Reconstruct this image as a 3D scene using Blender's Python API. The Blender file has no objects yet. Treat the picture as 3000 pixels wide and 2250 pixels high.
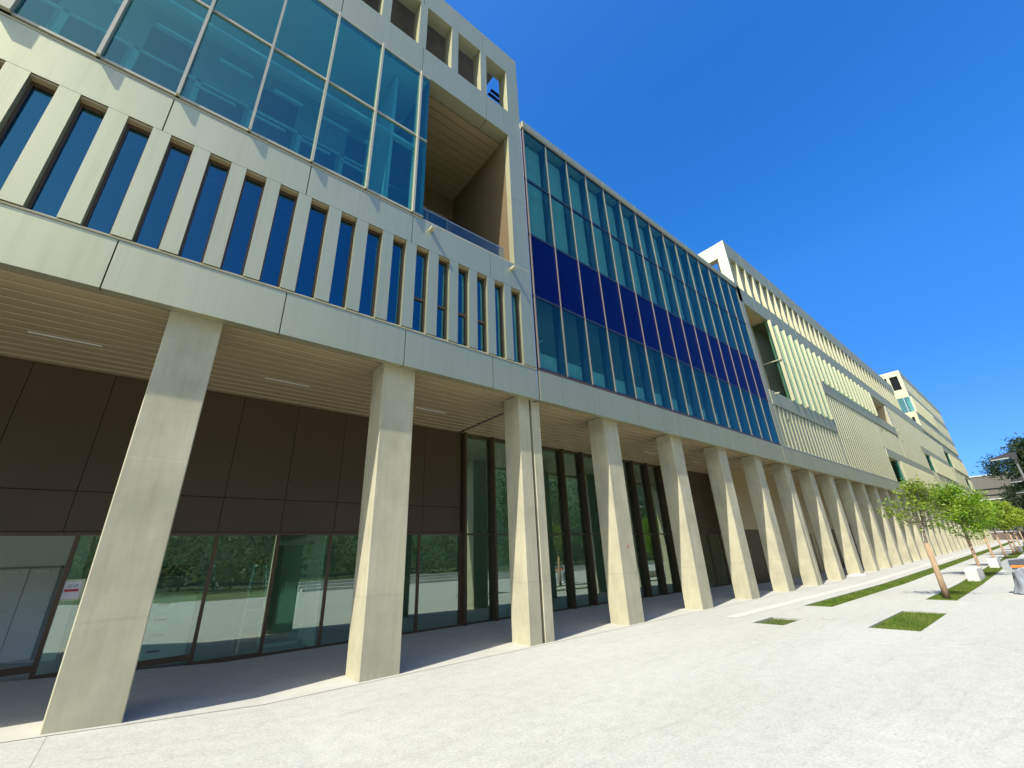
import bpy, math, random
from mathutils import Matrix, Vector
import numpy as np
R = math.radians
random.seed(7); rng = np.random.default_rng(7)
scene = bpy.context.scene
COL = scene.collection

# ---------------------------------------------------------------- camera
cam_d = bpy.data.cameras.new('camera'); cam = bpy.data.objects.new('camera', cam_d); COL.objects.link(cam)
cam_d.sensor_width = 36.0; cam_d.lens = 1235.91 / 3000 * 36.0
cam_d.clip_start = 0.05; cam_d.clip_end = 3000
cr = Vector((0.7761677540999168, -0.629273309502154, -0.03973310261856247))
cu = Vector((-0.21092514063403484, -0.31851464347217817, 0.9241531295961203))
cf = Vector((0.5942004733623186, 0.7089171487853834, 0.3799503567757227))
cam.matrix_world = Matrix(((cr.x, cu.x, -cf.x, 0), (cr.y, cu.y, -cf.y, 0), (cr.z, cu.z, -cf.z, 1.6), (0, 0, 0, 1)))
scene.camera = cam

# ---------------------------------------------------------------- sky, sun, exposure
SUN = Vector((0.70, 0.166, -1.0)).normalized()          # direction the light travels
to = -SUN
el = math.asin(to.z); az = math.atan2(to.x, to.y)
w = bpy.data.worlds.new('World'); scene.world = w; w.use_nodes = True
nt = w.node_tree; nt.nodes.clear()
sky = nt.nodes.new('ShaderNodeTexSky'); sky.sky_type = 'NISHITA'; sky.sun_disc = False
sky.sun_elevation = el; sky.sun_rotation = az
sky.air_density = 1.0; sky.dust_density = 1.2; sky.ozone_density = 3.0; sky.altitude = 300
hs = nt.nodes.new('ShaderNodeHueSaturation'); hs.inputs['Saturation'].default_value = 1.39; hs.inputs['Hue'].default_value = 0.509; hs.inputs['Value'].default_value = 1.09
bg = nt.nodes.new('ShaderNodeBackground'); bg.inputs['Strength'].default_value = 0.15
wo = nt.nodes.new('ShaderNodeOutputWorld')
nt.links.new(sky.outputs[0], hs.inputs['Color']); tcw = nt.nodes.new('ShaderNodeTexCoord'); spw = nt.nodes.new('ShaderNodeSeparateXYZ'); rmp = nt.nodes.new('ShaderNodeValToRGB'); mw = nt.nodes.new('ShaderNodeMix'); mw.data_type = 'RGBA'; mw.blend_type = 'MULTIPLY'; mw.inputs[0].default_value = 1
e = rmp.color_ramp.elements; e[0].position = .06; e[0].color = (.20, .39, .70, 1); e[1].position = .5; e[1].color = (1, 1, 1, 1)
k_ = e.new(.30); k_.color = (.54, .68, .80, 1)
nt.links.new(tcw.outputs['Generated'], spw.inputs[0]); nt.links.new(spw.outputs['Z'], rmp.inputs[0]); nt.links.new(hs.outputs[0], mw.inputs[6]); nt.links.new(rmp.outputs[0], mw.inputs[7])
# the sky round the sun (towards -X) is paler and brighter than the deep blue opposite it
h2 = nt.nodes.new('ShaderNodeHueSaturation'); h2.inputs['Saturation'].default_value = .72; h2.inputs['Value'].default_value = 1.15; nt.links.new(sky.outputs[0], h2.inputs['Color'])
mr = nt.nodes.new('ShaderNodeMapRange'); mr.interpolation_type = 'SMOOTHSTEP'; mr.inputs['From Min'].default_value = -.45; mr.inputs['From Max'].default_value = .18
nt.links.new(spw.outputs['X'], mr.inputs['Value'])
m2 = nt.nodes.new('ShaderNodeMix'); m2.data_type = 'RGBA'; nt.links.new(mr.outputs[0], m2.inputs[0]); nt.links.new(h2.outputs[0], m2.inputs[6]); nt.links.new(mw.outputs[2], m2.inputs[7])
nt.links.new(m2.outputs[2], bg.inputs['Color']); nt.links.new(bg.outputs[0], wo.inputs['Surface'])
sl = bpy.data.lights.new('sun', 'SUN'); sl.energy = 4.0; sl.angle = R(0.5); sl.color = (1.0, 0.95, 0.845)
so = bpy.data.objects.new('sun', sl); COL.objects.link(so)
so.rotation_euler = SUN.to_track_quat('-Z', 'Y').to_euler()
scene.view_settings.view_transform = 'Standard'; scene.view_settings.look = 'None'
scene.view_settings.exposure = 0.85; scene.view_settings.gamma = 1.0
try:
    scene.cycles.transparent_max_bounces = 16; scene.cycles.max_bounces = 8
    scene.cycles.diffuse_bounces = 4; scene.cycles.glossy_bounces = 4
except Exception: pass

# ---------------------------------------------------------------- materials
def newmat(name):
    m = bpy.data.materials.new(name); m.use_nodes = True
    n = m.node_tree; n.nodes.clear()
    return m, n, n.nodes.new('ShaderNodeOutputMaterial')
def N(n, t, **kw):
    x = n.nodes.new(t)
    for k, v in kw.items():
        if k in x.inputs: x.inputs[k].default_value = v
        else: setattr(x, k, v)
    return x
def coords(n, scale=(1, 1, 1)):
    g = N(n, 'ShaderNodeNewGeometry'); mp = N(n, 'ShaderNodeMapping'); mp.inputs['Scale'].default_value = scale
    n.links.new(g.outputs['Position'], mp.inputs['Vector']); return mp.outputs[0]
def noise(n, vec, scale, detail=4, rough=.55):
    t = N(n, 'ShaderNodeTexNoise'); t.inputs['Scale'].default_value = scale; t.inputs['Detail'].default_value = detail
    t.inputs['Roughness'].default_value = rough; n.links.new(vec, t.inputs['Vector']); return t.outputs['Fac']
def ramp(n, fac, stops):
    r = N(n, 'ShaderNodeValToRGB'); e = r.color_ramp.elements
    e[0].position, e[0].color = stops[0][0], (*stops[0][1], 1); e[1].position, e[1].color = stops[1][0], (*stops[1][1], 1)
    for p, c in stops[2:]:
        k = e.new(p); k.color = (*c, 1)
    n.links.new(fac, r.inputs[0]); return r.outputs[0]
def mixc(n, fac, a, b, mode='MIX'):
    m = N(n, 'ShaderNodeMix', data_type='RGBA', blend_type=mode)
    for i, v in ((0, fac), (6, a), (7, b)):
        if isinstance(v, (int, float)): m.inputs[i].default_value = v
        elif isinstance(v, tuple): m.inputs[i].default_value = (*v, 1)
        else: n.links.new(v, m.inputs[i])
    return m.outputs[2]
def bump(n, h, strength, dist):
    b = N(n, 'ShaderNodeBump'); b.inputs['Strength'].default_value = strength; b.inputs['Distance'].default_value = dist
    n.links.new(h, b.inputs['Height']); return b.outputs[0]
def pbr(name, color, rough=.6, metal=0.0, spec=.5, var=.06, vscale=1.5, stretch=(1, 1, 1), bmp=0):
    m, n, o = newmat(name); p = N(n, 'ShaderNodeBsdfPrincipled')
    p.inputs['Roughness'].default_value = rough; p.inputs['Metallic'].default_value = metal; p.inputs['Specular IOR Level'].default_value = spec
    f = noise(n, coords(n, stretch), vscale)
    c = tuple(color)
    n.links.new(ramp(n, f, [(.3, tuple(x * (1 - var) for x in c)), (.7, tuple(min(1, x * (1 + var)) for x in c))]), p.inputs['Base Color'])
    if bmp: n.links.new(bump(n, noise(n, coords(n, stretch), vscale * 30, 2), .3, bmp), p.inputs['Normal'])
    n.links.new(p.outputs[0], o.inputs[0]); return m
def glassmat(name, tint, f0, refl=(1, 1, 1), rough=0.0, fmax=.75):
    m, n, o = newmat(name)
    lw = N(n, 'ShaderNodeLayerWeight'); lw.inputs['Blend'].default_value = .5
    pw = N(n, 'ShaderNodeMath', operation='POWER'); n.links.new(lw.outputs['Facing'], pw.inputs[0]); pw.inputs[1].default_value = 4.5
    ma = N(n, 'ShaderNodeMath', operation='MULTIPLY_ADD'); n.links.new(pw.outputs[0], ma.inputs[0]); ma.inputs[1].default_value = fmax - f0; ma.inputs[2].default_value = f0
    tr = N(n, 'ShaderNodeBsdfTransparent'); tr.inputs[0].default_value = (*tint, 1)
    gl = N(n, 'ShaderNodeBsdfGlossy'); gl.inputs['Color'].default_value = (*refl, 1); gl.inputs['Roughness'].default_value = rough
    # very faint roller-wave of float glass
    nz = noise(n, coords(n), .9, 1); n.links.new(bump(n, nz, .03, .02), gl.inputs['Normal'])
    mx = N(n, 'ShaderNodeMixShader'); n.links.new(ma.outputs[0], mx.inputs[0]); n.links.new(tr.outputs[0], mx.inputs[1]); n.links.new(gl.outputs[0], mx.inputs[2])
    n.links.new(mx.outputs[0], o.inputs[0]); return m

def metal_panel():
    m, n, o = newmat('champagne_metal'); p = N(n, 'ShaderNodeBsdfPrincipled')
    c1 = noise(n, coords(n, (1, 1, .12)), 2.2, 5)
    c2 = noise(n, coords(n), .35, 3)
    base = ramp(n, c1, [(.25, (.505, .495, .32)), (.75, (.55, .54, .355))])
    base = mixc(n, .35, base, ramp(n, c2, [(.3, (.495, .485, .315)), (.7, (.56, .545, .36))]))
    sk = ramp(n, noise(n, coords(n, (7, 7, .25)), 1.7, 5, .6), [(.5, (1, 1, 1)), (.82, (.86, .855, .84))])
    base = mixc(n, .8, base, sk, 'MULTIPLY')
    n.links.new(base, p.inputs['Base Color']); p.inputs['Specular Tint'].default_value = (.5, .5, .5, 1); p.inputs['Metallic'].default_value = .9; p.inputs['Roughness'].default_value = .55
    fine = noise(n, coords(n), 240, 2)
    n.links.new(bump(n, fine, .08, .001), p.inputs['Normal'])
    n.links.new(p.outputs[0], o.inputs[0]); return m
def concrete(name, a, b, stain):
    m, n, o = newmat(name); p = N(n, 'ShaderNodeBsdfPrincipled'); p.inputs['Roughness'].default_value = .78; p.inputs['Specular IOR Level'].default_value = .3
    base = ramp(n, noise(n, coords(n, (1, 1, .35)), 3.2, 6, .6), [(.3, a), (.68, b)])
    st = ramp(n, noise(n, coords(n, (9, 9, .6)), 1.6, 4), [(.45, (1, 1, 1)), (.8, stain)])
    base = mixc(n, .55, base, st, 'MULTIPLY')
    blot = ramp(n, noise(n, coords(n), 1.1, 5, .65), [(.38, (1.05, 1.05, 1.02)), (.64, (.80, .81, .82))])
    base = mixc(n, .8, base, blot, 'MULTIPLY')
    # pour joints: a thin pale line and a slightly darker lift
    sx = N(n, 'ShaderNodeSeparateXYZ'); n.links.new(coords(n), sx.inputs[0])
    wob = noise(n, coords(n), 3, 2)
    for zz, wd, col in ((2.97, .006, (1.12, 1.12, 1.08)), (1.12, .02, (.93, .93, .92)), (4.72, .008, (.93, .93, .92))):
        s = N(n, 'ShaderNodeMath', operation='MULTIPLY_ADD'); n.links.new(wob, s.inputs[0]); s.inputs[1].default_value = .05; n.links.new(sx.outputs['Z'], s.inputs[2])
        c = N(n, 'ShaderNodeMath', operation='COMPARE'); n.links.new(s.outputs[0], c.inputs[0]); c.inputs[1].default_value = zz + .025; c.inputs[2].default_value = wd
        base = mixc(n, c.outputs[0], base, mixc(n, 1.0, base, col, 'MULTIPLY'))
    # bug holes
    v = N(n, 'ShaderNodeTexVoronoi'); v.inputs['Scale'].default_value = 9; n.links.new(coords(n), v.inputs['Vector'])
    holes = ramp(n, v.outputs['Distance'], [(.03, (.55, .54, .5)), (.06, (1, 1, 1))])
    base = mixc(n, .8, base, holes, 'MULTIPLY')
    n.links.new(base, p.inputs['Base Color'])
    n.links.new(bump(n, noise(n, coords(n), 60, 4), .25, .003), p.inputs['Normal'])
    n.links.new(p.outputs[0], o.inputs[0]); return m
def paving():
    m, n, o = newmat('pale_concrete_paving'); p = N(n, 'ShaderNodeBsdfPrincipled'); p.inputs['Roughness'].default_value = .85; p.inputs['Specular IOR Level'].default_value = .25
    v = coords(n)
    fine = ramp(n, noise(n, v, 34, 5, .7), [(.33, (.36, .36, .315)), (.63, (.48, .48, .43))])
    mid = ramp(n, noise(n, v, 5.5, 5, .65), [(.36, (.89, .89, .89)), (.62, (1, 1, 1))])
    big = ramp(n, noise(n, coords(n, (.5, 1.3, 1)), .42, 4), [(.35, (.90, .895, .88)), (.7, (1, 1, 1))])
    base = mixc(n, 1.0, mixc(n, .9, fine, mid, 'MULTIPLY'), big, 'MULTIPLY')
    # broom strokes and tyre scuffs
    wv = N(n, 'ShaderNodeTexNoise'); wv.inputs['Scale'].default_value = 2.6; wv.inputs['Detail'].default_value = 6; wv.inputs['Distortion'].default_value = 1.4
    n.links.new(coords(n, (.35, 3.0, 1)), wv.inputs['Vector'])
    base = mixc(n, .6, base, ramp(n, wv.outputs['Fac'], [(.56, (1, 1, 1)), (.75, (.80, .80, .79))]), 'MULTIPLY')
    # dark specks
    vo = N(n, 'ShaderNodeTexVoronoi'); vo.inputs['Scale'].default_value = 5.0; n.links.new(v, vo.inputs['Vector'])
    base = mixc(n, .7, base, ramp(n, vo.outputs['Distance'], [(.035, (.35, .34, .3)), (.06, (1, 1, 1))]), 'MULTIPLY')
    # saw-cut joints
    sx = N(n, 'ShaderNodeSeparateXYZ'); n.links.new(v, sx.inputs[0])
    def line(sock, period, off, wd):
        a = N(n, 'ShaderNodeMath', operation='ADD'); n.links.new(sock, a.inputs[0]); a.inputs[1].default_value = off
        q = N(n, 'ShaderNodeMath', operation='PINGPONG'); n.links.new(a.outputs[0], q.inputs[0]); q.inputs[1].default_value = period / 2
        c = N(n, 'ShaderNodeMath', operation='LESS_THAN'); n.links.new(q.outputs[0], c.inputs[0]); c.inputs[1].default_value = wd; return c.outputs[0]
    for s, pd, of, wd in ((sx.outputs['Y'], 400.0, -7.055, .005), (sx.outputs['X'], 400.0, .36, .0045)):
        base = mixc(n, line(s, pd, of, wd), base, mixc(n, 1.0, base, (.62, .61, .58), 'MULTIPLY'))
    n.links.new(base, p.inputs['Base Color'])
    hgt = noise(n, v, 60, 5, .75)
    n.links.new(bump(n, hgt, .55, .006), p.inputs['Normal'])
    n.links.new(p.outputs[0], o.inputs[0]); return m
def leafmat(name, dark, mid, light):
    m, n, o = newmat(name)
    g = N(n, 'ShaderNodeNewGeometry')
    c = ramp(n, g.outputs['Random Per Island'], [(.0, dark), (.55, mid), (1.0, light)])
    c = mixc(n, .5, c, ramp(n, noise(n, coords(n), 1.3, 2), [(.3, dark), (.7, light)]))
    d = N(n, 'ShaderNodeBsdfPrincipled'); d.inputs['Roughness'].default_value = .5; d.inputs['Specular IOR Level'].default_value = .3; n.links.new(c, d.inputs['Base Color'])
    t = N(n, 'ShaderNodeBsdfTranslucent'); n.links.new(mixc(n, 1.0, c, (1.25, 1.2, .6), 'MULTIPLY'), t.inputs['Color'])
    mx = N(n, 'ShaderNodeMixShader'); mx.inputs[0].default_value = .4; n.links.new(d.outputs[0], mx.inputs[1]); n.links.new(t.outputs[0], mx.inputs[2])
    n.links.new(mx.outputs[0], o.inputs[0]); return m

M = {
 'metal': metal_panel(),
 'soffit': pbr('bronze_soffit', (.42, .335, .185), .5, .2, var=.05, vscale=1.2),
 'fin': pbr('champagne_fin', (.47, .44, .31), .42, .3, var=.05, vscale=2, stretch=(1, 1, .2)),
 'column': concrete('column_concrete', (.425, .40, .275), (.495, .465, .325), (.82, .79, .70)),
 'mullion': pbr('rose_bronze_mullion', (.33, .27, .22), .38, .5, var=.04),
 'frame': pbr('bronze_frame', (.105, .066, .040), .42, .3, var=.08),
 'frame_dark': pbr('black_frame', (.016, .014, .014), .45, .2, var=.1),
 'panel_dark': pbr('bronze_panel', (.075, .052, .026), .55, .1, var=.08, vscale=.8),
 'glass_up': glassmat('teal_glass', (.50, .80, .80), .12, (.65, 1.0, .82), fmax=.5),
 'glass_strip': glassmat('blue_glass', (.42, .60, .72), .12, (.30, .86, 1.0), fmax=.5),
 'glass_cw': glassmat('curtain_glass', (.60, .82, .80), .05, (.5, .95, .85), fmax=.32),
 'glass_ground': glassmat('ground_glass', (.76, .93, .85), .20, (.95, 1.0, .98)),
 'glass_rail': glassmat('rail_glass', (.85, .95, .93), .06),
 'glass_green': glassmat('green_glass', (.66, .82, .77), .12, (.8, 1, .95)),
 'spandrel': pbr('cobalt_spandrel', (.0004, .006, .074), .4, 0, .05, var=.04),
 'white_in': pbr('interior_white', (.72, .73, .70), .7, var=.03),
 'blind': pbr('interior_blind', (.62, .66, .60), .8, var=.07, vscale=2.5),
 'grey_in': pbr('interior_grey', (.34, .37, .36), .7, var=.05),
 'green_in': pbr('interior_green_grey', (.42, .50, .45), .7, var=.05),
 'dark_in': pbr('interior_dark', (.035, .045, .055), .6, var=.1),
 'navy_in': pbr('interior_navy', (.012, .022, .05), .5, var=.1),
 'floor_in': pbr('interior_floor', (.30, .31, .30), .35, var=.08),
 'lamp_white': pbr('white_diffuser', (.82, .83, .80), .4, var=.02),
 'deck': pbr('roof_deck_grey', (.20, .19, .165), .7, .2, var=.18, vscale=3),
 'steel': pbr('dark_steel', (.05, .052, .055), .45, .5, var=.1),
 'pv': pbr('solar_slat', (.012, .016, .035), .18, .1, var=.1),
 'paving': paving(),
 'band': pbr('smooth_white_paving', (.45, .445, .395), .8, var=.06, vscale=4, bmp=.003),
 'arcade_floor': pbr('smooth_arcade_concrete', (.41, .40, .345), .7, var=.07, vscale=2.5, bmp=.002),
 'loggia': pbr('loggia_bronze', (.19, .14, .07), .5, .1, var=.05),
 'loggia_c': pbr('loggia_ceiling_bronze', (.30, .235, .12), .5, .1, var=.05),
 'lit_edge': pbr('soffit_lit_edge', (.60, .52, .34), .4, .2, var=.04),  # soffit colour brightened to stand for light caught on the plank edges
 'soil': pbr('turf_soil', (.085, .075, .035), .95, var=.3, vscale=6, bmp=.01),
 'grass': leafmat('grass_blade', (.075, .16, .018), (.135, .25, .03), (.27, .30, .07)),
 'leaf': leafmat('young_leaf', (.06, .17, .010), (.17, .33, .018), (.33, .46, .04)),
 'leaf_sparse': leafmat('sparse_leaf', (.09, .15, .018), (.18, .28, .028), (.30, .38, .05)),
 'leaf_yellow': leafmat('yellow_leaf', (.12, .20, .015), (.24, .34, .025), (.38, .44, .05)),
 'needle': leafmat('pine_needle', (.014, .034, .016), (.032, .064, .026), (.068, .10, .040)),
 'wood': leafmat('woodland_leaf', (.07, .095, .05), (.115, .15, .08), (.18, .22, .12)),
 'bark': pbr('grey_bark', (.17, .145, .11), .9, var=.25, vscale=9, stretch=(1, 1, .3), bmp=.006),
 'wrap': pbr('reed_wrap', (.33, .225, .135), .9, var=.3, vscale=26, stretch=(3, 3, .25), bmp=.006),
 'block': concrete('white_concrete_block', (.60, .585, .54), (.66, .645, .60), (.9, .9, .88)),
 'brownwall': pbr('brown_render', (.15, .115, .085), .85, var=.2, vscale=1.2),
 'taupe': pbr('taupe_cladding', (.135, .125, .10), .7, var=.12, vscale=.25),
 'taupe_light': pbr('pale_ledge', (.66, .66, .62), .7, var=.05),
 'lamp_body': pbr('lamp_body', (.045, .042, .045), .4, .3, var=.05),
 'pole': pbr('lamp_pole', (.22, .23, .22), .45, .5, var=.06),
 'plastic': pbr('plastic_film', (.22, .25, .28), .16, 0, .8, var=.35, vscale=7, stretch=(1, 1, .4)),
 'bin_grey': pbr('bin_grey', (.30, .31, .32), .5, var=.06),
 'bin_dark': pbr('bin_dark', (.06, .07, .085), .35, var=.1),
 'orange': pbr('orange_band', (.80, .20, .03), .5, var=.05),
 'paper': pbr('paper', (.78, .78, .76), .8, var=.02),
 'red': pbr('red_print', (.55, .05, .07), .7, var=.03),
 'grey_print': pbr('grey_print', (.30, .30, .33), .7, var=.03),
 'tape': pbr('masking_tape', (.62, .64, .42), .6, var=.08),
 'alu': pbr('aluminium', (.55, .56, .57), .35, .8, var=.05),
 'timber': pbr('red_timber', (.26, .09, .045), .6, var=.15),
 'lawn': pbr('lawn_far', (.085, .12, .035), .95, var=.35, vscale=.6),
 'hill': pbr('wooded_hill', (.06, .10, .03), .95, var=.5, vscale=.35),
 'iron': pbr('cast_iron', (.28, .28, .27), .6, .3, var=.15),
}

# ---------------------------------------------------------------- mesh helpers
class MB:
    def __init__(s): s.v = []; s.f = []
    def add(s, vs, fs):
        k = len(s.v); s.v += [tuple(x) for x in vs]; s.f += [tuple(i + k for i in f) for f in fs]; return s
    def box(s, x0, x1, y0, y1, z0, z1):
        if x1 < x0: x0, x1 = x1, x0
        if y1 < y0: y0, y1 = y1, y0
        if z1 < z0: z0, z1 = z1, z0
        return s.add([(x0, y0, z0), (x1, y0, z0), (x1, y1, z0), (x0, y1, z0), (x0, y0, z1), (x1, y0, z1), (x1, y1, z1), (x0, y1, z1)],
                     [(0, 3, 2, 1), (4, 5, 6, 7), (0, 1, 5, 4), (1, 2, 6, 5), (2, 3, 7, 6), (3, 0, 4, 7)])
    def prism(s, poly, axis, a0, a1):
        """poly: 2-D outline in the two other axes (in xyz order); extruded along axis from a0 to a1"""
        n = len(poly)
        def P(p, a):
            q = list(p); q.insert(axis, a); return q
        vs = [P(p, a0) for p in poly] + [P(p, a1) for p in poly]
        fs = [tuple(range(n))[::-1], tuple(range(n, 2 * n))] + [(i, (i + 1) % n, n + (i + 1) % n, n + i) for i in range(n)]
        return s.add(vs, fs)
    def tube(s, pts, rad, sides=8, caps=True):
        k = len(s.v); n = len(pts)
        for i, p in enumerate(pts):
            p = Vector(p); a = Vector(pts[max(0, i - 1)]); b = Vector(pts[min(n - 1, i + 1)])
            d = (b - a).normalized(); u = d.orthogonal().normalized()
            if abs(d.z) < .99: u = d.cross(Vector((0, 0, 1))).normalized()
            else: u = Vector((1, 0, 0))
            v = d.cross(u).normalized(); r = rad[i] if isinstance(rad, (list, tuple)) else rad
            for j in range(sides):
                t = 2 * math.pi * j / sides; s.v.append(tuple(p + u * (r * math.cos(t)) + v * (r * math.sin(t))))
        for i in range(n - 1):
            for j in range(sides):
                a = k + i * sides + j; b = k + i * sides + (j + 1) % sides
                s.f.append((a, b, b + sides, a + sides))
        if caps:
            s.f.append(tuple(k + j for j in range(sides))[::-1]); s.f.append(tuple(k + (n - 1) * sides + j for j in range(sides)))
        return s
    def build(s, name, mat, parent=None, smooth=False, recalc=True):
        off = Vector((0, 0, 0)); q = parent
        while q is not None: off += q.location; q = q.parent
        me = bpy.data.meshes.new(name)
        me.from_pydata([(x - off.x, y - off.y, z - off.z) for x, y, z in s.v], [], s.f)
        me.materials.append(M[mat]); me.update()
        if recalc:
            import bmesh
            b = bmesh.new(); b.from_mesh(me); bmesh.ops.recalc_face_normals(b, faces=b.faces); b.to_mesh(me); b.free()
        if smooth:
            for p in me.polygons: p.use_smooth = True
        o = bpy.data.objects.new(name, me); COL.objects.link(o)
        if parent is not None: o.parent = parent
        return o
def box(name, mat, parent, *a):
    m = MB().box(*a)
    if name == 'pane' and a[3] - a[2] < .05:      # no pane hangs perfectly true
        kx, kz = random.uniform(-.0035, .0035), random.uniform(-.0035, .0035); cx, cz = (a[0] + a[1]) / 2, (a[4] + a[5]) / 2
        m.v = [(x, y + kx * (x - cx) + kz * (z - cz), z) for x, y, z in m.v]
    return m.build(name, mat, parent)
def tag(o, label=None, cat=None, group=None, kind=None):
    for k, v in (('label', label), ('category', cat), ('group', group), ('kind', kind)):
        if v: o[k] = v
    return o
def thing(name, label, cat, loc, group=None):
    o = bpy.data.objects.new(name, None); o.empty_display_size = .3; o.location = loc; COL.objects.link(o)
    return tag(o, label, cat, group)
def gz(x):
    if x < 1.6: return .065 * (1.6 - max(x, -9))
    return .0112 * max(0.0, min(x, 118) - 24)

# ---------------------------------------------------------------- ground and soft landscape
BEDS = [(11.15, 12.3, 4.46, 5.13), (11.72, 14.9, 2.28, 3.1), (14.95, 104, 4.62, 5.32), (17.85, 104, 2.45, 3.12)]
xs = sorted(set([-500, -60, -9, 1.6, 10, 24] + list(range(30, 118, 8)) + [118, 200, 900] + [b[k] for b in BEDS for k in (0, 1)]))
ys = sorted(set([-600, -60, -14, 0, 8, 20, 60, 600] + [b[k] for b in BEDS for k in (2, 3)]))
g = MB()
g.v = [(x, y, gz(x)) for x in xs for y in ys]
inbed = lambda x, y: any(b[0] < x < b[1] and b[2] < y < b[3] for b in BEDS)
g.f = [(i * len(ys) + j, (i + 1) * len(ys) + j, (i + 1) * len(ys) + j + 1, i * len(ys) + j + 1) for i in range(len(xs) - 1) for j in range(len(ys) - 1)
       if not inbed((xs[i] + xs[i + 1]) / 2, (ys[j] + ys[j + 1]) / 2)]
for b in BEDS:                                    # the beds are sunk: pale slab edges show round them
    px = [x for x in xs if b[0] <= x <= b[1]]; ring = [(x, b[2]) for x in px] + [(x, b[3]) for x in px[::-1]]
    k = len(g.v); n = len(ring)
    g.v += [(x, y, gz(x)) for x, y in ring] + [(x, y, gz(x) - .09) for x, y in ring]
    g.f += [(k + q, k + (q + 1) % n, k + n + (q + 1) % n, k + n + q) for q in range(n)]
tag(g.build('ground', 'paving'), kind='structure')
def strip(name, mat, x0, x1, y0, y1, dz, step=4.0):
    n = max(1, int((x1 - x0) / step)); m = MB()
    pts = sorted(set([x0 + (x1 - x0) * i / n for i in range(n + 1)] + [q for q in (1.6, 24.0, 118.0) if x0 < q < x1]))
    m.v = [(x, y, gz(x) + dz) for x in pts for y in (y0, y1)]
    m.f = [(2 * i, 2 * i + 2, 2 * i + 3, 2 * i + 1) for i in range(len(pts) - 1)]
    return m.build(name, mat)
tag(strip('path', 'band', 11.7, 108, 5.72, 6.05, .004), kind='structure')

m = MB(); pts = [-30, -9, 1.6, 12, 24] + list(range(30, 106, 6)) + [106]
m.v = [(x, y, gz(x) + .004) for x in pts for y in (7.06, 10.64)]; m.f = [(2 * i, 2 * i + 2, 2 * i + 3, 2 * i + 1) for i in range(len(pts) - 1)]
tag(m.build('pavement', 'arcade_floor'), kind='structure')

def turf(x0, x1, y0, y1, label, dens, h, w):
    n = int((x1 - x0) * (y1 - y0) * dens); m = MB(); vs = []; fs = []
    X = x0 + (x1 - x0) * rng.random(n); 
    if x1 - x0 > 20: X = x0 + (x1 - x0) * rng.random(n) ** 1.9
    Y = y0 + (y1 - y0) * rng.random(n)
    A = rng.random(n) * 6.283; Hh = h * (.45 + .8 * rng.random(n)); L = .6 * Hh * rng.random(n); B = rng.random(n) * 6.283
    for i in range(n):
        x, y = X[i], Y[i]; z = gz(x) - .045; c, s = math.cos(A[i]) * w, math.sin(A[i]) * w
        k = 3 * i
        vs += [(x - c, y - s, z), (x + c, y + s, z), (x + math.cos(B[i]) * L[i], y + math.sin(B[i]) * L[i], z + Hh[i])]
        fs.append((k, k + 1, k + 2))
    # soil bed under the blades, in the same object
    m.v = vs; m.f = fs
    o = m.build('grass', 'grass', recalc=False)
    so_ = strip('soil', 'soil', x0, x1, y0, y1, -.045)
    so_.parent = o
    return tag(o, label, 'grass', kind='stuff')
turf(*BEDS[0], 'small patch of thin turf with bare soil nearest the columns', 1300, .035, .006)
turf(*BEDS[1], 'green square of turf set in the paving, in front of the young tree', 3200, .042, .006)
turf(*BEDS[2], 'long narrow strip of turf running along the columns', 640, .045, .011)
turf(*BEDS[3], 'long turf strip under the young trees and white blocks', 700, .05, .011)

# ---------------------------------------------------------------- building: shared dimensions
F = 6.93                      # facade plane
CY0, CY1 = 7.14, 7.70         # columns
WY = 10.65                    # ground-floor wall
ZS = 5.20                     # soffit

wing_a = thing('office_building', 'pale metal-clad building wing with slim window strip, big blue glazing and open corner loggia', 'building', (0, 8, 0), 'joined wings of the long building')
wing_b = thing('office_building', 'blue glass curtain-walled wing between the loggia wing and the ribbed wing', 'building', (14, 8, 0), 'joined wings of the long building')
wing_c = thing('office_building', 'long ribbed cream wing stretching away to the right with vertical fins', 'building', (60, 8, 0), 'joined wings of the long building')

def column(parent, xa, xb, z1=5.09):
    c = .012; z0 = gz(xa) - .15
    poly = [(xa + c, CY0), (xb - c, CY0), (xb, CY0 + c), (xb, CY1 - c), (xb - c, CY1), (xa + c, CY1), (xa, CY1 - c), (xa, CY0 + c)]
    return MB().prism(poly, 2, z0, ZS - .02).build('column', 'column', parent)
for xa in (-6.95, -3.68, -.43, 2.83): column(wing_a, xa, xa + .645)
column(wing_a, 6.16, 6.50)
column(wing_b, 6.57, 6.83)
for xa in (9.28, 12.72, 15.92, 19.08): column(wing_b, xa, xa + .63)
column(wing_b, 22.22, 22.50)
column(wing_c, 22.57, 22.86)
xr = 26.05
i = 0
while xr < 104:
    column(wing_c, xr - .62, xr); xr += 3.19 if i < 2 else 3.075; i += 1
box('expansion_joint', 'frame_dark', wing_a, 6.505, 6.565, CY0 + .08, CY1 - .05, 0.0, 5.15)

def fascia(parent, joints, z0, z1, name='fascia_panel', y=F, depth=.14, gap=.008, mat='metal', lean=0):
    for a, b in zip(joints[:-1], joints[1:]):
        box(name, mat, parent, a + gap, b - gap, y, y + depth, z0, z1)
    box('backing_rail', 'frame', parent, joints[0] + .03, joints[-1] - .03, y + depth * .5, y + depth * .95, z0 + .03, z1 - .03)

def sill(parent, x0, x1, z0, z1, out=.012, deep=.2):
    MB().prism([(F - out * .2, z0), (F + deep, z0), (F + deep, z1), (F + .035, z1), (F - out, z0 + (z1 - z0) * .35)], 0, x0, x1).build('sill', 'fin', parent)

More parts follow.
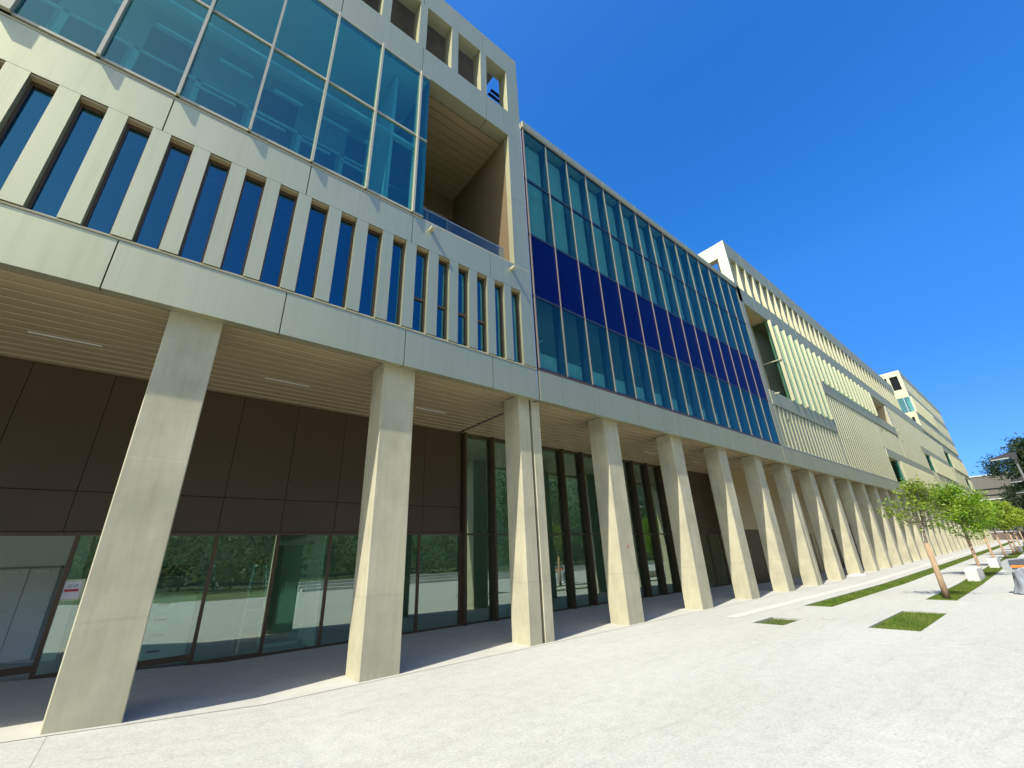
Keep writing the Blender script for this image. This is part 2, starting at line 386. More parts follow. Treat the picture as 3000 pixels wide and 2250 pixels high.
def soffit(parent, x0, x1, joints, y0=7.09, y1=WY - .01):
    m = MB(); pitch = .257; edges = [x0] + joints + [x1]
    for a, b in zip(edges[:-1], edges[1:]):
        y = y0
        while y < y1 - .03:
            m.box(a + .006, b - .006, y, min(y + pitch - .036, y1), ZS, ZS + .042); y += pitch
    m.build('soffit', 'soffit', parent)
    m = MB()
    for a, b in zip(edges[:-1], edges[1:]):
        y = y0 + pitch
        while y < y1 - .03:
            m.box(a + .008, b - .008, y - .004, y + .004, ZS - .016, ZS + .001); y += pitch
    m.build('soffit_lit_ridges', 'lit_edge', parent)  # added ridges; the light on the plank edges is put into their paler colour
    box('soffit_tray', 'soffit', parent, x0, x1, F + .15, 16, ZS + .043, ZS + .052)
    box('floor_slab', 'panel_dark', parent, x0, x1, F + .15, 16, ZS + .053, 5.86)

# ================================================================ WING A
XL, XR = -9.7, 6.62
JA = [XL, -7.57, -5.44, -3.31, -1.175, .955, 3.12, 5.265, XR]
fascia(wing_a, JA, 5.09, 5.872)
sill(wing_a, XL, XR, 5.884, 5.94)
soffit(wing_a, XL, 6.70, [-3.3, 0.0 - .02, 3.30])
for a in (-5.6, -2.15, 1.18, 4.57): box('light_strip', 'lamp_white', wing_a, a, a + .87, 9.25, 9.285, ZS - .008, ZS + .002)
box('joint_gap', 'frame_dark', wing_a, 6.705, 6.775, 7.1, WY, ZS - .003, ZS + .04)

# narrow windows between piers
piers = [(-2.33 - .5 * k, -2.10 - .5 * k) for k in range(14, 0, -1)] + [(-2.32, -2.10), (-1.80, -1.575), (-1.28, -1.055), (-.755, -.535), (-.23, -.008), (.305, .53),
         (.84, 1.065), (1.39, 1.625), (1.93, 2.165), (2.48, 2.71), (3.01, 3.25), (3.555, 3.80), (4.09, 4.325), (4.625, 4.855), (5.155, 5.385), (5.685, 5.915), (6.225, XR)]
for a, b in piers: box('pier', 'metal', wing_a, a, b, F, F + .20, 5.94, 8.05)
for (a0, a), (b, b1) in zip(piers[:-1], piers[1:]):
    yf = F + .12; m = MB(); fr = .03
    m.box(a + .002, a + fr, yf, yf + .06, 5.945, 8.02).box(b - fr, b - .002, yf, yf + .06, 5.945, 8.02)
    m.box(a + fr, b - fr, yf, yf + .06, 7.965, 8.02).box(a + fr, b - fr, yf, yf + .06, 5.945, 5.985)
    opens = 3.2 < a < 5.1
    if opens: m.box(a + fr, b - fr, yf - .004, yf + .06, 6.74, 6.80)
    wdw = m.build('window', 'frame', wing_a)
    box('pane', 'glass_strip', wdw, a + fr, b - fr, yf + .03, yf + .036, 5.985, 7.965)
MB().box(XL, XR, F + .02, F + .2, 8.022, 8.045).build('window_head', 'soffit', wing_a)
fascia(wing_a, JA, 8.056, 8.80, 'wall_panel', depth=.2)
sill(wing_a, XL, 3.36, 8.81, 8.885, deep=.12)
box('sill', 'fin', wing_a, 3.36, XR, F + .002, F + .2, 8.81, 8.86)
# rooms behind the strip
box('interior_wall', 'navy_in', wing_a, XL, XR - .05, 9.2, 9.3, 5.87, 8.6)
box('interior_ceiling', 'grey_in', wing_a, XL, XR - .05, F + .3, 9.2, 8.30, 8.34)
for k in range(9):
    box('light_strip', 'lamp_white', wing_a, -3.9 + 1.06 * k, -3.35 + 1.06 * k, 7.75, 7.80, 8.2, 8.24)
box('floor_slab', 'panel_dark', wing_a, XL, XR - .04, F + .21, 16, 8.36, 8.79)

# big glazing
gx = [XL, -7.4, -6.33, -5.28, -4.2, -3.12, -2.12, -1.155, -.12, .94, 2.02, 3.09]
glz = MB()
for x in gx[1:]:
    d = .075
    if x == -3.12: glz.box(x - .08, x + .10, F - d, F + .06, 8.885, 13.78)
    else: glz.box(x - .022, x + .022, F - d, F + .06, 8.885, 13.78)
cw = glz.build('glazing', 'fin', wing_a)
hr = MB()
hr.box(XL, 3.36, F - .015, F + .05, 11.32, 11.375).box(XL, 3.36, F - .01, F + .06, 8.885, 8.93).box(XL, 3.36, F - .01, F + .06, 13.74, 13.785)
hr.build('transom', 'fin', cw)
ed = [XL] + gx[1:] + [3.36]
for a, b in zip(ed[:-1], ed[1:]):
    for z0, z1 in ((8.93, 11.32), (11.375, 13.74)):
        box('pane', 'glass_up', cw, a + .022, b - (.022 if b != 3.36 else 0), F + .012, F + .02, z0, z1)
for z0, z1 in ((8.93, 11.32), (11.375, 13.74)):
    box('pane', 'glass_up', cw, 3.35, 3.358, F + .021, 9.0, z0, z1)
# room behind the glazing
box('interior_ceiling', 'white_in', wing_a, XL, 3.3, F + .08, 9.3, 13.62, 13.66)
bulk = MB(); bulk.box(XL, 3.3, F + .30, F + .44, 11.31, 11.39)
bulk.build('interior_beam', 'white_in', wing_a)
room = box('interior_wall', 'grey_in', wing_a, XL, 3.34, 9.3, 9.4, 8.8, 13.7)
fr = MB(); pn = MB()
for k in range(9):
    x0 = -6.75 + 1.09 * k
    for z0, z1 in ((9.3, 12.05), (12.2, 13.0)):
        if z0 > 12 and k % 2: continue
        pn.box(x0 + .05, x0 + .93, 9.285, 9.298, z0, z1)
    fr.box(x0 - .06, x0 + .05, 9.24, 9.298, 9.2, 12.12)
fr.box(XL, 2.9, 9.24, 9.298, 12.05, 12.12)
fr.build('partition_frame', 'white_in', room); pn.build('partition_glass', 'navy_in', room)
for k in range(8):
    x0 = -5.2 + 1.06 * k
    box('light_strip', 'lamp_white', wing_a, x0, x0 + .62, 8.18, 8.24, 11.78, 11.83)
    if k > 2: box('light_strip', 'lamp_white', wing_a, x0 + .72, x0 + 1.5, 8.88, 8.93, 11.50, 11.55)
MB().box(2.55, 2.63, 7.3, 9.2, 8.9, 13.6).box(3.18, 3.26, 7.3, 7.4, 8.9, 13.6).build('interior_post', 'white_in', wing_a)

# panels above, roof screen
fascia(wing_a, JA, 13.79, 14.90, 'wall_panel', depth=.40)
op = [(.0, 0)]
cuts = [(5.30 - 1.06 * k, 6.13 - 1.06 * k) for k in range(14)][::-1]
x = XL
for a, b in cuts + [(XR, XR)]:
    box('screen_pier', 'metal', wing_a, x, a, F, F + .40, 14.905, 16.895); x = b
JT = [XL, -7.57, -5.44, -3.31, -1.175, .955, 3.05, 5.18, XR]
fascia(wing_a, JT, 16.90, 17.93, 'parapet_panel', depth=.40)
box('roof_deck', 'deck', wing_a, XL, 6.2, F + .45, 12, 17.72, 17.80)
br = MB()
for k in range(8):
    x0 = -4.2 + 1.5 * k
    br.tube([(x0, F + .5, 15.0), (x0 + .25, 9.6, 17.7)], .085, 6)
    if k % 2: br.tube([(x0 + .9, F + .55, 15.4), (x0 - .1, 8.9, 17.72)], .045, 6)
br.build('roof_brace', 'steel', wing_a)
lv = MB()
for k in range(9): lv.box(6.3, 7.55, 7.95 + .16 * k, 8.05 + .16 * k, 17.42 + .01 * k, 17.45 + .01 * k)
lv.tube([(6.5, 7.7, 15.6), (6.9, 9.0, 17.4)], .05, 6)
lv.build('louvre', 'pv', wing_a)
box('roof_slab', 'deck', wing_a, XL, XR, F + .41, 16, 14.0, 14.85)

# loggia
LY = 10.18
pl = MB(); y = F + .42
while y < LY:
    pl.box(3.37, 6.08, y, min(y + .235, LY), 13.77, 13.80); y += .257
pl.build('loggia_ceiling', 'loggia_c', wing_a)
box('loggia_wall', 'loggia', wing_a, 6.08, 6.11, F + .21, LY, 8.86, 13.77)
box('corner_pier', 'metal', wing_a, 6.08, XR, F, F + .20, 8.866, 11.2)
box('corner_pier', 'metal', wing_a, 6.08, XR, F, F + .20, 11.21, 13.78)
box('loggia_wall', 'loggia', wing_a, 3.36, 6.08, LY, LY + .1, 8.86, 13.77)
bw = MB()
for a in (3.5, 4.28, 5.06, 5.84): bw.box(a - .03, a + .03, LY - .06, LY - .002, 8.9, 12.75)
bw.box(3.5, 5.84, LY - .06, LY - .002, 12.7, 12.76)
bwo = bw.build('window', 'fin', wing_a)
for a in (3.5, 4.28, 5.06): box('pane', 'glass_up', bwo, a + .03, a + .75, LY - .035, LY - .028, 8.9, 12.7)
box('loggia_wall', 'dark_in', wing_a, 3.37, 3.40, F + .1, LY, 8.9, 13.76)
rail = box('balustrade', 'glass_rail', wing_a, 3.40, 5.86, 7.095, 7.110, 8.87, 9.34)
box('rail_cap', 'alu', rail, 3.40, 5.86, 7.088, 7.117, 9.34, 9.355)
for x in (3.57, 5.97): MB().box(x - .045, x + .045, F - .14, F - .002, 8.60, 8.66).build('rain_spout', 'fin', wing_a)

# ground floor wall of wing A
JW = [XL, -7.9, -6.8, -5.6, -4.5, -3.4, -2.24, -1.13, 1.06 - 1.1, 1.06, 2.2, 3.33, 4.46, 5.60, 6.80]
m = MB()
for a, b in zip(JW[:-1], JW[1:]):
    m.box(a + .005, b - .005, WY, WY + .06, 2.985, 5.195); m.box(a + .005, b - .005, WY, WY + .06, 2.31, 2.972)
m.build('cladding', 'panel_dark', wing_a)
box('backing_rail', 'frame_dark', wing_a, XL, 6.8, WY + .061, WY + .25, 2.3, 5.2)
def shopfront(parent, mx, z0, z1, trans=None, mat='glass_ground', wd=.03, dp=.10, out=0.0, open_bay=None, fmat='frame'):
    m = MB(); a, b = mx[0], mx[-1]
    for x in mx: m.box(x - wd, x + wd, WY - out, WY + dp, gz(x), z1)
    if trans: m.box(a, b, WY + .004, WY + dp - .01, trans - .02, trans + .025)
    m.box(a, b, WY - .006, WY + dp - .004, z1 - .055, z1 - .001)
    for p, q in zip(mx[:-1], mx[1:]):
        m.box(p + wd, q - wd, WY + .004, WY + .05, gz(p) - .05, gz(p) + .045)
    o = m.build('shopfront', fmat, parent)
    for p, q in zip(mx[:-1], mx[1:]):
        if p == open_bay: continue
        lv_ = [gz(p) + .045] + ([trans - .02, trans + .025] if trans else []) + [z1 - .055]
        for u in range(0, len(lv_), 2): box('pane', mat, o, p + wd, q - wd, WY + .03, WY + .038, lv_[u], lv_[u + 1])
    return o
shopfront(wing_a, [-9.6, -7.5, -5.3, -3.1, -.93, 1.08, 2.2, 3.30, 4.42, 5.55, 6.84], 0, 2.30, open_bay=-3.1)

# ground-floor rooms (shared by wings A and B)
box('interior_wall', 'green_in', wing_a, XL, 6.9, 14.6, 14.7, 0, 5.2)
MB().box(XL, -.86, 12.6, 12.72, 0, 5.2).build('interior_wall', 'white_in', wing_a)
for a, b in ((-2.45, -1.60), (-1.59, -1.19)):
    d = box('interior_door', 'white_in', wing_a, a, b, 12.56, 12.597, .23, 1.765)
    box('door_closer', 'lamp_white', d, b - .32, b - .13, 12.52, 12.558, 1.70, 1.735)
    box('handle', 'alu', d, b - .12, b - .03, 12.53, 12.558, .99, 1.01)
MB().box(-2.5, -2.455, 12.57, 12.598, .22, 1.80).box(-1.185, -1.15, 12.57, 12.598, .22, 1.80).box(-2.5, -1.15, 12.57, 12.598, 1.77, 1.80).build('door_frame', 'grey_in', wing_a)
box('interior_window', 'navy_in', wing_a, .47, 1.08, 14.55, 14.598, 1.50, 1.76)
m = MB()
m.v = [(x, y, gz(x) + .012) for x in (XL, 1.6, 7) for y in (WY + .11, 16)]; m.f = [(0, 2, 3, 1), (2, 4, 5, 3)]
m.build('interior_floor', 'floor_in', wing_a)
box('interior_ceiling', 'white_in', wing_a, XL, 22.0, WY + .26, 16, 5.22, 5.24)
ig = MB()
for a in (2.3, 3.12): ig.box(a, a + .07, 11.6, 11.67, 0, 2.15)
ig.box(2.3, 3.19, 11.6, 11.67, 2.08, 2.15).box(2.3, 3.19, 11.6, 11.67, 0.0, .07)
idr = ig.build('interior_door', 'white_in', wing_a); box('pane', 'glass_green', idr, 2.37, 3.12, 11.63, 11.64, .07, 2.08)
box('interior_wall', 'white_in', wing_a, 3.2, 3.28, WY + .3, 14.6, 0, 2.3)
box('rear_wall', 'panel_dark', wing_a, XL, XR, 16, 16.2, 0, 14.8)
box('end_wall', 'metal', wing_a, XL - .2, XL, F, 16.2, 5.1, 17.9)

# ================================================================ WING B
BX0, BX1 = 6.69, 21.95
JB = [BX0 + 2.036 * k for k in range(8)]; JB[-1] = BX1
fascia(wing_b, JB, 5.09, 5.885)
box('sill', 'frame', wing_b, BX0, BX1, F + .005, F + .2, 5.892, 5.955)
soffit(wing_b, 6.78, 22.25, [9.88, 13.05, 16.25, 19.4])
for a in (11.1, 14.3, 17.95): box('light_strip', 'lamp_white', wing_b, a, a + .8, 9.25, 9.285, ZS - .008, ZS + .002)
mull = [6.735 + 1.0143 * k for k in range(16)]
rows = [5.955, 8.115, 10.23, 12.39, 14.62]
m = MB()
for x in mull: m.box(x - .014, x + .014, F - .014, F + .03, 5.955, 14.62)
cwb = m.build('curtain_wall', 'mullion', wing_b)
m = MB()
for z in rows: m.box(BX0 + .01, BX1 - .01, F + .004, F + .07, z - (.035 if z > 6 else 0), z + .035)
for x in mull: m.box(x - .03, x + .03, F + .031, F + .33, 5.99, 14.55)
m.build('mullion', 'navy_in', cwb)
for a, b in zip(mull[:-1], mull[1:]):
    for r in range(4):
        if r == 1: box('spandrel_panel', 'spandrel', cwb, a + .017, b - .017, F + .012, F + .028, rows[r] + .035, rows[r + 1] - .035)
        else: box('pane', 'glass_cw', cwb, a + .017, b - .017, F + .016, F + .024, rows[r] + .035, rows[r + 1] - .035)
box('interior_blind', 'blind', wing_b, BX0 + .02, BX1 - .02, F + .335, F + .35, 10.3, 14.45)
box('interior_blind', 'blind', wing_b, BX0 + .02, BX1 - .02, F + .335, F + .35, 5.96, 6.62)
box('interior_wall', 'grey_in', wing_b, BX0 + .02, BX1 - .02, 8.4, 8.5, 5.9, 10.3)
for k in range(0, 15, 2): box('light_strip', 'lamp_white', wing_b, BX0 + .55 + 1.0143 * k, BX0 + .60 + 1.0143 * k, F + .38, F + .95, 7.05, 7.08)
fascia(wing_b, JB, 14.655, 14.91, 'parapet_panel', y=F - .045, depth=.5)
box('cap_flashing', 'fin', wing_b, BX0, BX1, F - .03, F + .4, 14.632, 14.652)
box('downpipe', 'alu', wing_b, 6.632, 6.672, F + .03, F + .1, 5.1, 14.95)
box('joint_cover', 'frame_dark', wing_b, 6.625, 6.685, F + .11, F + .3, 5.1, 14.9)
box('roof_slab', 'deck', wing_b, BX0, BX1, F + .36, 16, 14.46, 14.80)
box('rear_wall', 'panel_dark', wing_b, XR, 22.0, 16, 16.2, 0, 14.8)
# ground floor of wing B
mx = [6.90 + 1.045 * k for k in range(11)]
shopfront(wing_b, mx, 0, 5.19, 2.26, wd=.03, dp=.26, out=.15, fmat='panel_dark')
m = MB()
for a, b in ((17.45, 18.6), (18.6, 19.75), (19.75, 20.9), (20.9, 22.0)):
    m.box(a + .005, b - .005, WY, WY + .06, 2.985, 5.195); m.box(a + .005, b - .005, WY, WY + .06, 2.31, 2.972)
m.build('cladding', 'panel_dark', wing_b)
box('backing_rail', 'frame_dark', wing_b, 17.4, 22.0, WY + .061, WY + .25, 2.3, 5.2)
shopfront(wing_b, [17.42, 18.5, 19.6, 20.7, 21.9], 0, 2.30)
box('interior_wall', 'green_in', wing_b, 6.9, 22.0, 14.2, 14.3, 0, 5.2)
box('interior_floor', 'floor_in', wing_b, 6.9, 22, WY + .27, 14.2, -.02, .012)
for x in (8.6, 11.9, 15.3): box('interior_post', 'green_in', wing_b, x, x + .55, 11.7, 12.2, 0, 5.2)
box('sticker', 'red', wing_b, 9.62, 9.66, CY0 - .003, CY0 - .0005, 1.70, 1.78)

# ================================================================ WING C
CX0, CX1 = 21.98, 105.0
JC = [CX0 + 2.13 * k for k in range(39)] + [CX1]
fascia(wing_c, JC, 5.09, 5.90)
box('sill', 'fin', wing_c, CX0, CX1, F - .01, F + .2, 5.908, 5.95)
soffit(wing_c, 22.3, CX1, [26 + 3.1 * k for k in range(26)], y1=9.6)
HOLES = [(22.45, 25.6, 8.84, 13.88), (47.4, 52.6, 11.67, 13.70), (45.5, 48.4, 5.96, 7.96), (66.0, 68.4, 8.70, 10.60), (85.5, 88.4, 11.05, 13.18), (98.0, 100.4, 8.70, 10.28)]
def pierced(m, holes, x0, x1, y0, y1, z0, z1):
    xx = sorted(set([x0, x1] + [h[k] for h in holes for k in (0, 1)])); zz = sorted(set([z0, z1] + [h[k] for h in holes for k in (2, 3)]))
    for a, b in zip(xx[:-1], xx[1:]):
        for c, d in zip(zz[:-1], zz[1:]):
            if not any(h[0] <= a and b <= h[1] and h[2] <= c and d <= h[3] for h in holes): m.box(a, b, y0, y1, c, d)
    return m
core = pierced(MB(), HOLES, CX0 + .03, CX1, F + .14, F + .2, 5.95, 14.4).build('wall', 'metal', wing_c)
# ribs: grooved cladding where there is no window strip
def ribs(x0, x1, z0, z1, sp=.531, wd=.27, dp=.13):
    m = MB(); x = x0
    while x < x1 - .05:
        m.box(x, min(x + wd, x1), F, F + dp + .009, z0, z1); x += sp
    return m
rb = MB()
def zone(*a):
    q = ribs(*a); rb.add(q.v, q.f)
box('corner_pier', 'metal', wing_c, CX0, 22.45, F, F + .5, 5.96, 14.9)
zone(32.35, 45.3, 5.955, 7.96); zone(65.5, 74.2, 5.955, 8.70); zone(97.2, 105, 5.955, 8.70); zone(32.42, 45.2, 7.96, 10.90); zone(45.2, 53.2, 8.72, 10.72)
zone(53.35, 65.8, 8.72, 10.65); zone(85.2, 97.8, 8.72, 10.65); zone(85.2, 97.8, 10.65, 11.04); zone(53.35, 85.0, 11.45, 13.86); zone(65.7, 85, 10.65, 11.40); zone(53.35, 65.6, 10.65, 11.45)
zone(22.5, 32.3, 5.955, 8.05)
rb.build('ribbed_cladding', 'metal', wing_c)
# narrow windows of the near strip
for k in range(18):
    a = 22.5 + .531 * k + .27; b = a + .261
    wdw = MB().box(a + .002, a + .03, F + .10, F + .135, 5.955, 8.03).box(b - .03, b - .002, F + .10, F + .135, 5.955, 8.03).box(a + .03, b - .03, F + .10, F + .135, 7.98, 8.03).build('window', 'frame', wing_c)
    box('pane', 'glass_strip', wdw, a + .03, b - .03, F + .118, F + .124, 5.955, 7.98)
# flat bands
def band(x0, x1, z0, z1, dp=.16, out=.02): box('band', 'metal', wing_c, x0, x1, F - out, F + dp, z0, z1)
band(22.45, 32.32, 8.07, 8.84); band(32.42, 53.3, 10.86, 11.66); band(45.3, 66.2, 7.97, 8.70); band(65.7, 85.2, 10.62, 11.40)
band(85.2, CX1, 13.2, 13.95); band(74.1, 97.5, 7.95, 8.62); band(97.8, CX1, 10.3, 11.0)
m = MB()
for a, b in zip(JC[:-1], JC[1:]):
    if b < 73.4: m.box(a + .007, b - .007, F, F + .45, 13.90, 14.88)
m.build('band', 'metal', wing_c)
# projecting finned bay
zt = 13.86
fins = MB()
xs_ = [25.62 + 1.062 * k for k in range(21)]
for x in xs_:
    zb = 8.84 if x < 32.2 else 11.70
    fins.box(x - .05, x + .15, F - .13, F + .03, zb, zt)
bay = fins.build('finned_bay', 'metal', wing_c)
for a, b in zip(xs_[:-1], xs_[1:]):
    if a < 31.5:
        box('pane', 'glass_green', bay, a + .15, b - .05, F + .0, F + .008, 8.86, 11.28); box('pane', 'glass_green', bay, a + .15, b - .05, F + .0, F + .008, 11.33, zt - .01)
    else: box('pane', 'glass_green', bay, a + .15, b - .05, F + .0, F + .008, 11.70, zt - .01)
MB().box(25.6, 32.2, F - .01, F + .03, 11.285, 11.325).build('transom', 'fin', bay)
box('pane', 'glass_green', bay, 25.56, 25.569, F + .03, 7.80, 8.86, 11.27); box('pane', 'glass_green', bay, 25.56, 25.569, F + .03, 7.80, 11.34, zt)
box('transom', 'fin', bay, 25.50, 25.575, F - .12, 7.80, 11.28, 11.33)
box('interior_wall', 'blind', wing_c, 25.6, 46.9, 7.05, 7.06, 8.86, 13.86)
# recess left of the bay
rc = MB().box(22.45, 22.5, F + .21, 7.8, 8.84, 13.88).box(22.45, 25.6, 7.8, 7.85, 8.84, 13.88).box(22.45, 25.6, F + .21, 7.85, 13.86, 13.9).box(22.45, 25.6, F + .21, 7.85, 8.80, 8.84)
rc.build('recess', 'soffit', wing_c)
for x in (23.2, 27.2, 52.0, 54.2, 46.0): MB().box(x - .05, x + .05, F - .2, F - .021, 8.72 if x < 30 else 11.5, 8.78 if x < 30 else 11.56).build('rain_spout', 'fin', wing_c)

def recess_window(x0, xm, x1, z0, z1, fin_to=None, finz0=None, finz1=None, sp=.53):
    """dark opening with a lit end, then vertical fins"""
    yb = F + 1.0
    o = MB().box(x0 - .05, x0 - .001, F + .201, yb, z0, z1).box(x0, xm, F + .201, yb, z1, z1 + .04).box(x0, xm, F + .201, yb, z0 - .04, z0).build('window', 'soffit', wing_c)
    box('side_panel', 'frame_dark' if fin_to else 'soffit', o, xm + .001, xm + .05, F + .201, yb, z0, z1)
    if fin_to:
        box('pane', 'glass_up', o, xm - .06, xm - .05, F + .01, yb, z0 + .02, z1 - .02); box('mullion', 'frame', o, xm - .07, xm - .045, F + .48, F + .54, z0, z1)
    box('back_panel', 'frame_dark', o, x0, xm, yb, yb + .05, z0 - .04, z1 + .04)
    box('pane', 'glass_green', o, x0 + .25 * (xm - x0), xm - .01, yb - .05, yb - .04, z0, z1)
    box('jamb', 'fin', o, xm - .04, xm + .35, F - .05 if not fin_to else F + .002, F + .2, z0, z1)
    if fin_to:
        q = MB(); x = xm + .7
        while x < fin_to: q.box(x, x + .12, F - .12, F + .13, finz0, finz1); x += sp
        q.build('sun_fins', 'metal', wing_c)
recess_window(47.4, 52.6, 53.2, 11.67, 13.70)
recess_window(45.5, 48.4, 49, 5.96, 7.96, 65.4, 5.96, 7.96)
recess_window(66.0, 68.4, 69, 8.70, 10.60, 85, 8.70, 10.6)
recess_window(85.5, 88.4, 89, 11.05, 13.18, 104.5, 11.05, 13.18)
recess_window(74.3, 74.3001, 74.4, 5.96, 7.93, 97, 5.96, 7.93)
recess_window(98.0, 100.4, 101, 8.7, 10.28, 104.8, 8.7, 10.28)
for a in (65.4, 85.1): pass

# roof screen of wing C
m = MB(); x = 23.12
m.box(CX0, 22.28, F, F + .5, 14.905, 16.895)
while x < 61.9:
    m.box(x, x + .27, F, F + .40, 14.89, 16.895); x += 1.062
m.build('roof_screen', 'metal', wing_c)
m = MB()
JP = [CX0] + [CX0 + 2.12 * k for k in range(1, 19)] + [62.0]
for a, b in zip(JP[:-1], JP[1:]): m.box(a + .007, b - .007, F, F + .45, 16.90, 17.92)
m.build('parapet', 'metal', wing_c)
box('screen_back', 'panel_dark', wing_c, 23.2, 62, F + .9, F + 1.0, 14.89, 17.6)
box('roof_slab', 'deck', wing_c, CX0 + .05, 105, F + .46, 16, 14.1, 14.86)
em = MB()
em.box(CX0, 22.4, F + .46, 12, 16.96, 17.90).box(CX0, 22.4, 8.55, 9.0, 14.9, 16.95).box(CX0, 22.4, 11.5, 12, 14.9, 16.95)
em.build('end_frame', 'metal', wing_c)
m = MB()
for k in range(5): m.tube([(22.3, 7.5 + .3 * k, 16.3), (26.0, 7.5 + .3 * k, 16.9)], .03, 5)
m.build('roof_brace', 'alu', wing_c)
box('end_wall', 'fin', wing_c, 61.8, 62.0, F + .45, 14, 14.9, 17.9)

# upper block at the far end
UX0, UX1, UZ = 73.4, 105.0, 22.75
ub = MB()
EY = 14.0
def endwall(m, holes, y0, y1, z0, z1, x0, x1):
    ysx = sorted(set([y0, y1] + [h[0] for h in holes] + [h[1] for h in holes])); zsx = sorted(set([z0, z1] + [h[2] for h in holes] + [h[3] for h in holes]))
    for a, b in zip(ysx[:-1], ysx[1:]):
        for c, d in zip(zsx[:-1], zsx[1:]):
            if any(h[0] <= a and b <= h[1] and h[2] <= c and d <= h[3] for h in holes): continue
            m.box(x0, x1, a, b, c, d)
holes = [(7.30, 8.15, 20.12, 22.04), (8.45, 9.3, 20.12, 22.04), (F, 8.2, 17.0, 18.98), (7.25, 7.52, 14.9, 16.3)]
endwall(ub, holes, F, EY, 14.6, UZ, UX0, UX0 + .3)
ub.build('end_wall', 'metal', wing_c)
lvm = MB()
for k in range(13): lvm.box(UX0 + .15, UX0 + .28, 7.30, 9.3, 20.16 + .15 * k, 20.20 + .15 * k)
lvm.build('louvre', 'frame_dark', wing_c)
box('interior_wall', 'dark_in', wing_c, UX0 + .4, UX0 + .5, 7.2, 9.4, 14.8, 22.1)
box('window', 'glass_up', wing_c, UX0 + .05, UX0 + .06, 7.0, 8.2, 17.0, 18.98)
MB().box(UX0, UX0 + .1, 7.52, 7.58, 17.0, 18.98).box(UX0, UX0 + .1, F + .002, 7.0, 17.0, 18.98).build('mullion', 'alu', wing_c)
box('wall', 'metal', wing_c, UX0 + .31, UX1, F + .14, F + .4, 14.4, UZ - .1)
m = MB(); m.box(UX0 + .3, UX1, F - .01, F + .3, 21.95, UZ).box(UX0 + .3, UX1, F - .01, F + .3, 19.15, 20.0).box(UX0 + .3, UX1, F - .01, F + .16, 16.2, 16.98)
m.build('band', 'metal', wing_c)
q = MB(); x = UX0 + .35
while x < UX1 - .3:
    q.box(x, x + .27, F, F + .16, 20.0, 21.95); q.box(x, x + .27, F, F + .16, 14.6, 16.2)
    if x > 89.6: q.box(x, x + .27, F, F + .16, 16.98, 19.15)
    x += .531
q.build('ribbed_cladding', 'metal', wing_c)
q = MB(); x = UX0 + .4
while x < 89.4: q.box(x, x + .14, F - .14, F + .15, 16.95, 19.1); x += .53
q.build('sun_fins', 'metal', wing_c)
box('roof_slab', 'deck', wing_c, UX0 + .3, UX1, F + .3, EY, UZ - .5, UZ - .1)
box('end_wall', 'fin', wing_c, UX1 - .3, UX1, F + .2, 16, 5.1, UZ - .02)
# ground floor of wing C
m = MB()
wx = [22.05 + 2.3 * k for k in range(37)]
for k, (a, b) in enumerate(zip(wx[:-1], wx[1:])):
    z0 = gz(a) - .1
    if k in (1, 2, 3, 4) or k % 5 == 0: m.box(a + .006, b - .006, 9.55, 9.65, z0 + (2.5 if k % 5 == 0 else 0), 5.195)
    else: m.box(a + .006, b - .006, 9.55, 9.65, 2.9, 5.195)
m.build('cladding', 'soffit', wing_c)
box('backing_rail', 'panel_dark', wing_c, 22.05, CX1, 9.66, 9.75, 0, 5.2)
for k in (3, 4): box('door', 'frame', wing_c, 22.3 + 2.3 * k, 23.9 + 2.3 * k, 9.50, 9.54, gz(30), 2.2)
box('rear_wall', 'panel_dark', wing_c, 22.0, CX1, 16, 16.2, 0, UZ - .2)
box('side_wall', 'soffit', wing_c, 22.0, 22.04, 9.55, WY + .2, 0, 5.2)

# ================================================================ things on and behind the ground-floor glass
def sheet_notice():
    t = thing('paper_notice', 'white paper notice with red bar and two round symbols taped to the ground-floor glass', 'notice', (-.78, WY, 1.24))
    x0, x1, z0, z1, y = -.90, -.68, 1.25, 1.53, WY + .024
    box('sheet', 'paper', t, x0, x1, y, y + .004, z0, z1)
    MB().box(x0 - .025, x1 + .025, y - .0035, y - .0005, z1 - .012, z1 + .022).box(x1 - .01, x1 + .03, y - .006, y - .0037, z0 + .01, z1 - .02).box(x0, x1 + .01, y - .0035, y - .0005, z0 - .02, z0 + .01).build('tape', 'tape', t)
    box('red_bar', 'red', t, x0 + .02, x1 - .03, y - .0035, y - .0005, z0 + .115, z0 + .155)
    m = MB()
    for cx in (x0 + .075, x0 + .145):
        n = 16; k = len(m.v)
        for rr, yy in ((.028, 0), (.019, 0), (.019, .002), (.028, .002)):
            for j in range(n):
                a = 2 * math.pi * j / n; m.v.append((cx + rr * math.cos(a), y - .0025 + yy, z0 + .20 + rr * math.sin(a)))
        for r_ in range(4):
            for j in range(n):
                m.f.append((k + r_ * n + j, k + r_ * n + (j + 1) % n, k + ((r_ + 1) % 4) * n + (j + 1) % n, k + ((r_ + 1) % 4) * n + j))
        m.box(cx - .02, cx + .02, y - .0022, y - .0006, z0 + .196, z0 + .204)
    m.build('symbol', 'grey_print', t)
sheet_notice()
